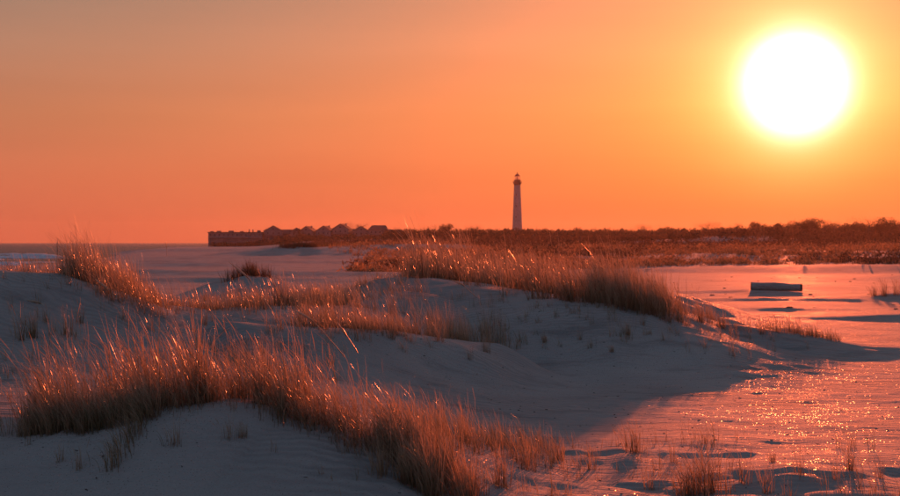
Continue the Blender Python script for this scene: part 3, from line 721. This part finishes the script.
# beach wrack: small dark scraps on the flats
def scraps(n, fx, fy, size, label):
    V = []; Q = []
    for i in range(n):
        x_, y_ = fx(), fy(); z_ = float(H(np.array([x_]), np.array([y_]))[0]); a = rng.uniform(0, 6.28); l = size * rng.uniform(.5, 1.6); t2 = l * rng.uniform(.15, .35)
        c, s_ = math.cos(a), math.sin(a); o_ = len(V)
        for zz, k in ((0, 1), (t2, .6)):
            for dx, dy in ((-l, -t2), (l, -t2 * .6), (l * .8, t2), (-l * .9, t2 * .8)): V.append((x_ + (dx * c - dy * s_) * k, y_ + (dx * s_ + dy * c) * k, z_ + zz))
        for q in ((4, 5, 6, 7), (0, 1, 5, 4), (1, 2, 6, 5), (2, 3, 7, 6), (3, 0, 4, 7)): Q += [o_ + k for k in q]
    tagit(link('beach_wrack', mesh_np('beach_wrack', V, Q, 4, WOOD_END, False)), label, 'debris', None, 'stuff')
scraps(1100, lambda: rng.uniform(-5, 7), lambda: rng.uniform(9.5, 26), .016, 'tiny dark bits of dead grass strewn over the dune sand')
scraps(90, lambda: rng.uniform(8, 40), lambda: rng.uniform(40, 95), .09, 'dark scraps of wrack on the far sunlit flat')

# ------------------------------------------------------------------ trees
def tree_parts(seed, h, w_, kind):
    global rng
    keep = rng; rng = np.random.default_rng(seed); mb = MB()
    tips = []
    def limb(p, dr, ln, r, lv):
        e = p + dr * ln; mb.tube(p, e, r, r * .6, 5)
        if lv == 0: tips.append(e); return
        for _ in range(3 if lv > 1 else 3):
            nd = (dr + Vector(rng.normal(0, .55, 3)) + Vector((0, 0, .15))).normalized(); limb(e, nd, ln * rng.uniform(.6, .85), r * .55, lv - 1)
        if lv < 3: tips.append(e)
    limb(Vector((0, 0, -.3)), Vector((rng.normal(0, .05), rng.normal(0, .05), 1)).normalized(), h * .34, h * .028, 3)
    tp = np.array([list(t) for t in tips]); c = tp.mean(0)
    if kind == 'pine':
        n = 1500; zz = rng.random(n) ** .8; rad = w_ * .62 * (1.02 - zz ** 2) ** .6 * (.7 + .3 * rng.random(n)); a = rng.random(n) * 6.28; rad = rad * (.75 + .35 * np.sin(a * 3 + zz * 14)) 
        pts = np.stack([np.cos(a) * rad, np.sin(a) * rad, h * (.15 + .85 * zz)], -1); sz = .26
    else:
        k = 60 if kind == 'full' else 70
        tp[:, 0] = (tp[:, 0] - c[0]) * w_ / (np.ptp(tp[:, 0]) + .1) + 0; tp[:, 1] = (tp[:, 1] - c[1]) * w_ / (np.ptp(tp[:, 1]) + .1)
        pts = np.repeat(tp, k, 0) + rng.normal(0, w_ * (.06 if kind == 'full' else .075), (len(tp) * k, 3)); pts[:, 2] = np.clip(pts[:, 2], h * .18, h * 1.02); sz = .20 if kind == 'full' else .10
    n = len(pts); u = rng.normal(0, 1, (n, 3)); u /= np.linalg.norm(u, axis=1)[:, None]; v = np.cross(u, rng.normal(0, 1, (n, 3))); v /= np.linalg.norm(v, axis=1)[:, None]
    s_ = sz * (.6 + .8 * rng.random(n))[:, None]; asp = .5 if kind != 'bare' else .22
    V = np.stack([pts - u * s_, pts - v * s_ * asp, pts + u * s_, pts + v * s_ * asp], 1).reshape(-1, 3); Q = np.arange(4 * n)
    A = np.zeros((4 * n, 4)); A[:, 0] = np.repeat(np.clip(pts[:, 2] / h, 0, 1), 4); A[:, 1] = np.repeat(.25 + .4 * rng.random(n), 4); A[:, 3] = 1
    cm = mesh_np('crown', V, Q, 4, LEAF, False, A)
    tm = D.meshes.new('trunk'); tm.from_pydata(mb.v, [], mb.f); tm.materials.append(BARK); tm.update(); rng = keep
    return tm, cm
TREES = {'full': [tree_parts(301 + i, 7.5, 9, 'full') for i in range(3)], 'bare': [tree_parts(311 + i, 7.5, 8.5, 'bare') for i in range(3)], 'pine': [tree_parts(321 + i, 8, 4.5, 'pine') for i in range(2)]}
TL = [  # px, top row, distance, kind, width factor, label
 (397, 226.5, 640, 'bare', .6, 'sparse tree just right of the hip-roofed house'), (412, 227, 630, 'bare', .8, 'thin tree right of the sparse one beside the houses'),
 (428, 222.5, 620, 'bare', 1.0, 'airy tree with an open crown left of the lighthouse group'), (446, 223.5, 620, 'full', .8, 'low rounded tree next to the airy one'),
 (474, 224, 610, 'bare', 1.0, 'rounded bare tree midway between houses and lighthouse'), (492, 227, 610, 'full', .7, 'small tree left of the lighthouse foot'),
 (505, 228, 600, 'pine', 1.25, 'dark pointed tree touching the left of the lighthouse'), (528, 228.5, 600, 'pine', 1.25, 'dark pointed tree touching the right of the lighthouse'),
 (543, 226.5, 590, 'full', .8, 'bushy tree right of the lighthouse'), (558, 228, 590, 'pine', 1.3, 'dark evergreen second to the right of the lighthouse'),
 (577, 227.5, 580, 'full', .8, 'flat topped tree in the middle of the skyline'), (600, 228, 580, 'pine', 1.3, 'small spiky evergreen before the bare dome tree'),
 (622, 227.5, 570, 'pine', 1.25, 'spiky evergreen beside the soft grey crown'), (643, 223.5, 560, 'bare', 1.0, 'soft grey bare crown left of the big dome tree'),
 (664, 225.5, 560, 'full', .9, 'rounded tree over the sandy bluff'), (684, 227, 550, 'pine', 1.25, 'low evergreen left of the big dome tree'),
 (709, 220, 540, 'bare', 1.2, 'big dome shaped bare tree above the sandy bluff'), (738, 221, 530, 'bare', 1.2, 'hazy wide tree right of the dome tree'),
 (758, 221.5, 520, 'full', .9, 'compact tree under the sun glow'), (778, 222.5, 520, 'pine', 1.25, 'short pointed tree below the sun'),
 (800, 220, 510, 'full', 1.0, 'humped tree below and right of the sun'), (812, 218, 500, 'full', 1.1, 'highest humped tree in the right skyline'),
 (832, 220, 500, 'bare', 1.2, 'pale bare tree after the highest humped one'), (852, 222, 490, 'full', .9, 'tree in the dip of the right skyline'),
 (868, 217.5, 480, 'bare', 1.3, 'tall hazy bare tree near the right edge'), (884, 219, 480, 'full', 1.0, 'dark tree beside the tall hazy one at right'),
 (899, 216.5, 470, 'bare', 1.3, 'tall bare tree cut by the right edge'),
 (357, 222.5, 905, 'bare', 1.3, 'bare tree rising behind the roofs of the houses'), (299, 229, 835, 'full', .6, 'low tree between the first two gabled houses'), (236, 231, 845, 'full', .4, 'small tree on top of the long dark building line'),
]
for i, (px, py, d, kd, wf, lab) in enumerate(TL):
    x_, y_, z_ = P(px, py, d); gz = float(H(np.array([x_]), np.array([y_]))[0]); hh = max(z_ - gz, 2.5) * (rng.uniform(.86, .96) if kd == 'pine' else rng.uniform(.98, 1.12)); tm, cm = TREES[kd][i % len(TREES[kd])]
    nm = {'full': 'shrubby_tree', 'bare': 'bare_tree', 'pine': 'evergreen_tree'}[kd]
    o = empty(nm, (x_, y_, gz), rng.uniform(0, 6)); s_ = hh / 7.8; o.scale = (s_ * wf, s_ * wf, s_); tagit(o, lab, 'tree', 'trees on the skyline')
    link('trunk', tm, o); link('crown', cm, o)

# continuous far wood below the skyline trees: crowns of many small leaf clumps
def wood(n, pxlo, pxhi, dlo, dhi, hfun, label, per=70, m=LEAF):
    px = rng.uniform(pxlo, pxhi, n); d = rng.uniform(dlo, dhi, n); x = (px - 450) / F * d; y = d; gz = H(x, y)
    h = hfun(px, d) * (.66 + .40 * rng.random(n) + .16 * fbm(px / 16, d * 0, 181, 2))
    ctr = np.stack([x, y, gz], -1)
    rad = 1.6 + 1.6 * rng.random(n)
    pts = rng.normal(0, 1, (n, per, 3)); pts /= np.linalg.norm(pts, axis=2)[:, :, None]; pts *= (rng.random((n, per, 1)) ** .4)
    pts[:, :, 0] *= rad[:, None]; pts[:, :, 1] *= rad[:, None]; pts[:, :, 2] = (pts[:, :, 2] * .5 + .5) * h[:, None]
    pts = (pts + ctr[:, None, :]).reshape(-1, 3); N = len(pts)
    u = rng.normal(0, 1, (N, 3)); u /= np.linalg.norm(u, axis=1)[:, None]; v = np.cross(u, rng.normal(0, 1, (N, 3))); v /= np.linalg.norm(v, axis=1)[:, None]
    s_ = (.22 + .34 * rng.random(N))[:, None]
    V = np.stack([pts - u * s_, pts - v * s_ * .5, pts + u * s_, pts + v * s_ * .5], 1).reshape(-1, 3)
    A = np.zeros((4 * N, 4)); A[:, 0] = np.repeat(rng.random(N), 4); A[:, 1] = np.repeat(.25 + .4 * np.repeat(rng.random(n), per), 4); A[:, 3] = 1
    o = link('far_wood', mesh_np('far_wood', V, np.arange(4 * N), 4, m, False, A)); tagit(o, label, 'wood', None, 'stuff')
top = lambda px, d: CAM_Z + (243 - np.interp(px, [380, 430, 520, 620, 700, 760, 820, 900, 1000], [230.5, 230.5, 231, 230, 228, 225.5, 223, 221, 218])) / F * d - 3.0 - 3.0 * ss(.04, .3, (px - 450) / F)
wood(1500, 385, 1010, 500, 680, lambda px, d: np.clip(top(px, d), 2.5, 12), 'dark band of low woodland along the skyline right of the houses')
wood(420, 262, 400, 780, 830, lambda px, d: 4.8 + 3.2 * fbm(px / 7, d * 0, 173, 2), 'dark shrubs hiding the foot of the beach houses')
wood(800, 500, 1000, 380, 500, lambda px, d: 2.2 + 2.0 * ss(600, 850, px), 'low thicket in front of the skyline wood at right', m=SCRUB)

# ------------------------------------------------------------------ lighthouse
lx, ly, lz = P(517.3, 243, 900); gz = float(H(np.array([lx]), np.array([ly]))[0]); S = 900 / F
top_z = P(0, 172.5, 900)[2]; Hh = top_z - gz                      # about 50 m
root = empty('lighthouse', (lx, ly, gz)); tagit(root, 'tall tapering lighthouse with a dark gallery and red lantern roof on the horizon', 'lighthouse')
zt = Hh * .845
MB().lathe([(0, -1), (4.9, -1), (4.9, 1.6), (4.1, 1.9), (3.85, 3), (2.3, zt), (0, zt)], 32).build('tower', CREAM, root, True)
MB().lathe([(2.2, zt - 1.6), (2.5, zt - 1.5), (2.7, zt - .4), (3.3, zt), (3.3, zt + .35), (0, zt + .35)], 32).build('gallery_deck', IRON, root)
rl = MB()
for k in range(20):
    a = k * math.pi / 10; rl.tube((3.15 * math.cos(a), 3.15 * math.sin(a), zt + .3), (3.15 * math.cos(a), 3.15 * math.sin(a), zt + 1.5), .06, .06, 4)
rl.lathe([(3.10, zt + 1.4), (3.2, zt + 1.4), (3.2, zt + 1.5), (3.10, zt + 1.5), (3.10, zt + 1.4)], 32); rl.build('gallery_railing', IRON, root)
MB().lathe([(2.45, zt + .3), (2.45, zt + 2.3), (2.0, zt + 2.4), (0, zt + 2.4)], 24).build('watch_room', IRON, root)
MB().lathe([(1.85, zt + 2.4), (1.85, zt + 4.9)], 16).build('lantern_glass', LANT, root)
for k in range(8): a = k * math.pi / 4; MB().tube((1.88 * math.cos(a), 1.88 * math.sin(a), zt + 2.35), (1.88 * math.cos(a), 1.88 * math.sin(a), zt + 4.95), .07, .07, 4).build('lantern_mullion', IRON, root)
MB().lathe([(.5, zt + 2.4), (.8, zt + 3.4), (.5, zt + 4.4), (0, zt + 4.5)], 12).build('lens', GLASS, root, True)
MB().lathe([(2.1, zt + 4.9), (1.9, zt + 5.2), (1.1, zt + 6.3), (.3, zt + 6.9), (0, zt + 6.95)], 24).build('lantern_roof', REDP, root, True)
MB().lathe([(0, zt + 6.8), (.32, zt + 7.1), (.32, zt + 7.4), (.05, zt + 7.6), (.05, zt + 8.4), (0, zt + 8.4)], 8).build('ventilator_ball', IRON, root)
for zz in (9, 17, 25, 33):
    r = 3.85 + (2.3 - 3.85) * (zz - 3) / (zt - 3); a = -1.9
    f = MB().box(math.cos(a) * r * 1.0, math.sin(a) * r * 1.0, zz, 1.1, .5, 1.7).build('window', TRIM, root)
    MB().box(math.cos(a) * (r + .06), math.sin(a) * (r + .06) - .2, zz, .7, .3, 1.3).build('pane', GLASS, f)
MB().box(0, -4.95, 1.25, 1.3, .3, 2.4).build('door', IRON, root)

# ------------------------------------------------------------------ houses
def windows(root, xs_, zs_, yf, w_=1.1, h_=1.4):
    for zz in zs_:
        for xx in xs_:
            f = MB().box(xx, yf - .04, zz, w_ + .24, .12, h_ + .24).build('window', TRIM, root); MB().box(xx, yf - .11, zz, w_, .06, h_).build('pane', GLASS, f)
def house(px, py, d, wd, label, style='gable', wallm=CLAD, ht=None, dep=11, rz=0.0, chim=True, zb=None):
    x_, y_, z_ = P(px, py, d); gz = float(H(np.array([x_]), np.array([y_]))[0]) - .2; Ht = z_ - gz
    rz = rng.uniform(-.22, .22); dep = dep * rng.uniform(.8, 1.2); chim = chim and rng.random() < .5
    nm = {'gable': 'gabled_house', 'hip': 'hip_roofed_house', 'side': 'side_gabled_house', 'small': 'gabled_house'}[style]
    o = empty(nm, (x_, y_, gz), rz); tagit(o, label, 'house', 'houses on the point')
    rh = {'gable': 3.6, 'hip': 3.2, 'side': 3.0, 'small': 2.6}[style]; wh = Ht - rh
    MB().box(0, 0, wh / 2, wd, dep, wh).build('wall', wallm, o)
    if style in ('gable', 'small'):
        MB().gable(0, 0, wh + .1, wd, dep, rh, .5, 'y').build('roof', ROOF, o)
        g = MB(); g.v = [(-wd / 2, -dep / 2, wh), (wd / 2, -dep / 2, wh), (0, -dep / 2, wh + rh - .25), (-wd / 2, dep / 2, wh), (wd / 2, dep / 2, wh), (0, dep / 2, wh + rh - .25)]
        g.f = [(0, 1, 2), (5, 4, 3), (0, 2, 5, 3), (1, 4, 5, 2), (0, 3, 4, 1)]; g.build('gable_wall', wallm, o)
        windows(o, (0,), (wh + rh * .35,), -dep / 2, 1.2, 1.0)
    elif style == 'side':
        MB().gable(0, 0, wh + .1, wd, dep, rh, .5, 'x').build('roof', ROOF, o)
        for sg in (-1, 1):
            g = MB(); g.v = [(sg * (wd / 2 - t_), yy_, zz_) for t_ in (0, .3) for yy_, zz_ in ((-dep / 2, wh), (dep / 2, wh), (0, wh + rh - .25))]
            g.f = [(0, 1, 2), (5, 4, 3), (0, 3, 4, 1), (1, 4, 5, 2), (2, 5, 3, 0)]; g.build('gable_wall', wallm, o)
    else:
        X_, Y_ = wd / 2 + .6, dep / 2 + .6; g = MB(); rw = wd * .36
        a = [(-X_, -Y_, wh), (X_, -Y_, wh), (X_, Y_, wh), (-X_, Y_, wh)]; r1, r2 = (-rw, 0, wh + rh), (rw, 0, wh + rh)
        g.quad(a[0], a[1], r2, r1); g.quad(a[2], a[3], r1, r2); g.quad(a[1], a[2], r2); g.quad(a[3], a[0], r1); g.quad(*a[::-1]); g.build('roof', ROOF, o)
    n = max(2, int(wd / 3.2)); xs_ = [(-.5 + (k + .5) / n) * wd * .92 for k in range(n)]
    zs_ = [wh - 1.7 - 2.9 * k for k in range(int(wh / 3.0))]
    windows(o, xs_, [z for z in zs_ if z > 1.2], -dep / 2)
    dk = MB().box(0, -dep / 2 - 1.1, max(wh - 3.2, 1.2), wd * .8, 2.0, .25)
    for k in (-1, 0, 1): dk.box(k * wd * .37, -dep / 2 - 1.9, max(wh - 3.2, 1.2) / 2, .25, .25, max(wh - 3.2, 1.2))
    dk.box(0, -dep / 2 - 2.05, max(wh - 3.2, 1.2) + 1.0, wd * .8, .1, .12); dk.build('deck', CLAD, o)
    if chim: MB().box(wd * .22, 1, wh + rh * .75, .9, .9, 2.4).build('chimney', CLAD, o)
house(273, 225.6, 850, 12.5, 'first gabled house, tallest at the left end of the row', 'gable', CLAD)
house(285, 229.6, 862, 11, 'long low-ridged house right of the first gable', 'side', CLAD, chim=False)
house(297, 227.8, 850, 8, 'small gabled house second from the left end of the row', 'small', CLAD)
house(308.5, 226.2, 855, 9.5, 'steep gabled house near the middle of the left group', 'gable', CLAD)
house(317, 230, 862, 8, 'low linking house between two steep gables', 'side', CLAD_PALE, chim=False)
house(325.5, 225.8, 850, 10.5, 'gabled house left of the tallest peak', 'gable', CLAD)
house(342.3, 223.8, 850, 11.5, 'house with the tallest peak of the row', 'gable', CLAD)
house(352, 229, 862, 9, 'low ridged house right of the tallest peak', 'side', CLAD_PALE, chim=False)
house(360.5, 226.2, 845, 11, 'broad gabled house left of the hip-roofed one', 'gable', CLAD)
house(379, 225.2, 840, 13, 'wide house with a flat-ridged hip roof at the right end of the row', 'hip', CLAD, chim=False)
house(395, 229.6, 835, 9, 'small low house right of the hip-roofed one', 'side', CLAD, chim=False)
house(422, 240, 520, 4.2, 'tiny pale hut among the far dune grass', 'small', CLAD_PALE, dep=4, chim=False)

# long low building at the end of the point
x0, y0, _ = P(208.5, 243, 840); x1, y1, _ = P(264, 243, 850); gz = min(float(H(np.array([(x0 + x1) / 2]), np.array([y0]))[0]), 1.0) - 1.2
L = x1 - x0; z_ = P(0, 232.6, 845)[2] - gz
root = empty('long_building', ((x0 + x1) / 2, (y0 + y1) / 2, gz)); tagit(root, 'long low flat-roofed dark building at the tip of the point beside the sea', 'building')
MB().box(0, 0, z_ / 2, L, 12, z_).build('wall', CLAD, root)
MB().box(0, 0, z_ + .2, L + 1.2, 13.2, .4).build('roof', ROOF, root)
windows(root, [(-.5 + (k + .5) / 12) * L for k in range(12)], [z_ - 1.7], -6, 1.3, 1.5)
for k, (fx, ww, hh_) in enumerate(((-.46, 2.5, .6), (-.33, 3, .9), (-.1, 3.6, 1.0), (.1, 2.4, .7), (.24, .7, 1.9), (.31, .7, 1.7), (.42, 2.2, 1.2))):
    MB().box(fx * L, 1.5, z_ + .4 + hh_ / 2, ww, 2.6, hh_).build('roof_structure' if ww > 1 else 'chimney', CLAD, root)
MB().box(0, -7.2, z_ - 3.2, L, 2.0, .25).build('balcony', CLAD_PALE, root)
wood(90, 212, 268, 815, 832, lambda px, d: 3.2 + 1.6 * fbm(px / 9, d * 0, 171, 2) + 1.0, 'low dark shrubs along the foot of the long building')

# ------------------------------------------------------------------ haze
def haze_mat():
    m = D.materials.new('haze'); m.use_nodes = True; t = NT(m.node_tree)
    v = t.n('ShaderNodeVolumePrincipled', {'Color': (.95, .80, .72, 1), 'Density': HAZE, 'Anisotropy': .62})
    o = t.n('ShaderNodeOutputMaterial', {1: v.outputs[0]}); return m
HAZE = 0.00005
if HAZE > 0:
    o = MB().box(0, 1550, 27, 7000, 3700, 62).build('haze', haze_mat()); tagit(o, 'thin warm evening haze over the beach and the far wood', 'haze', None, 'stuff')
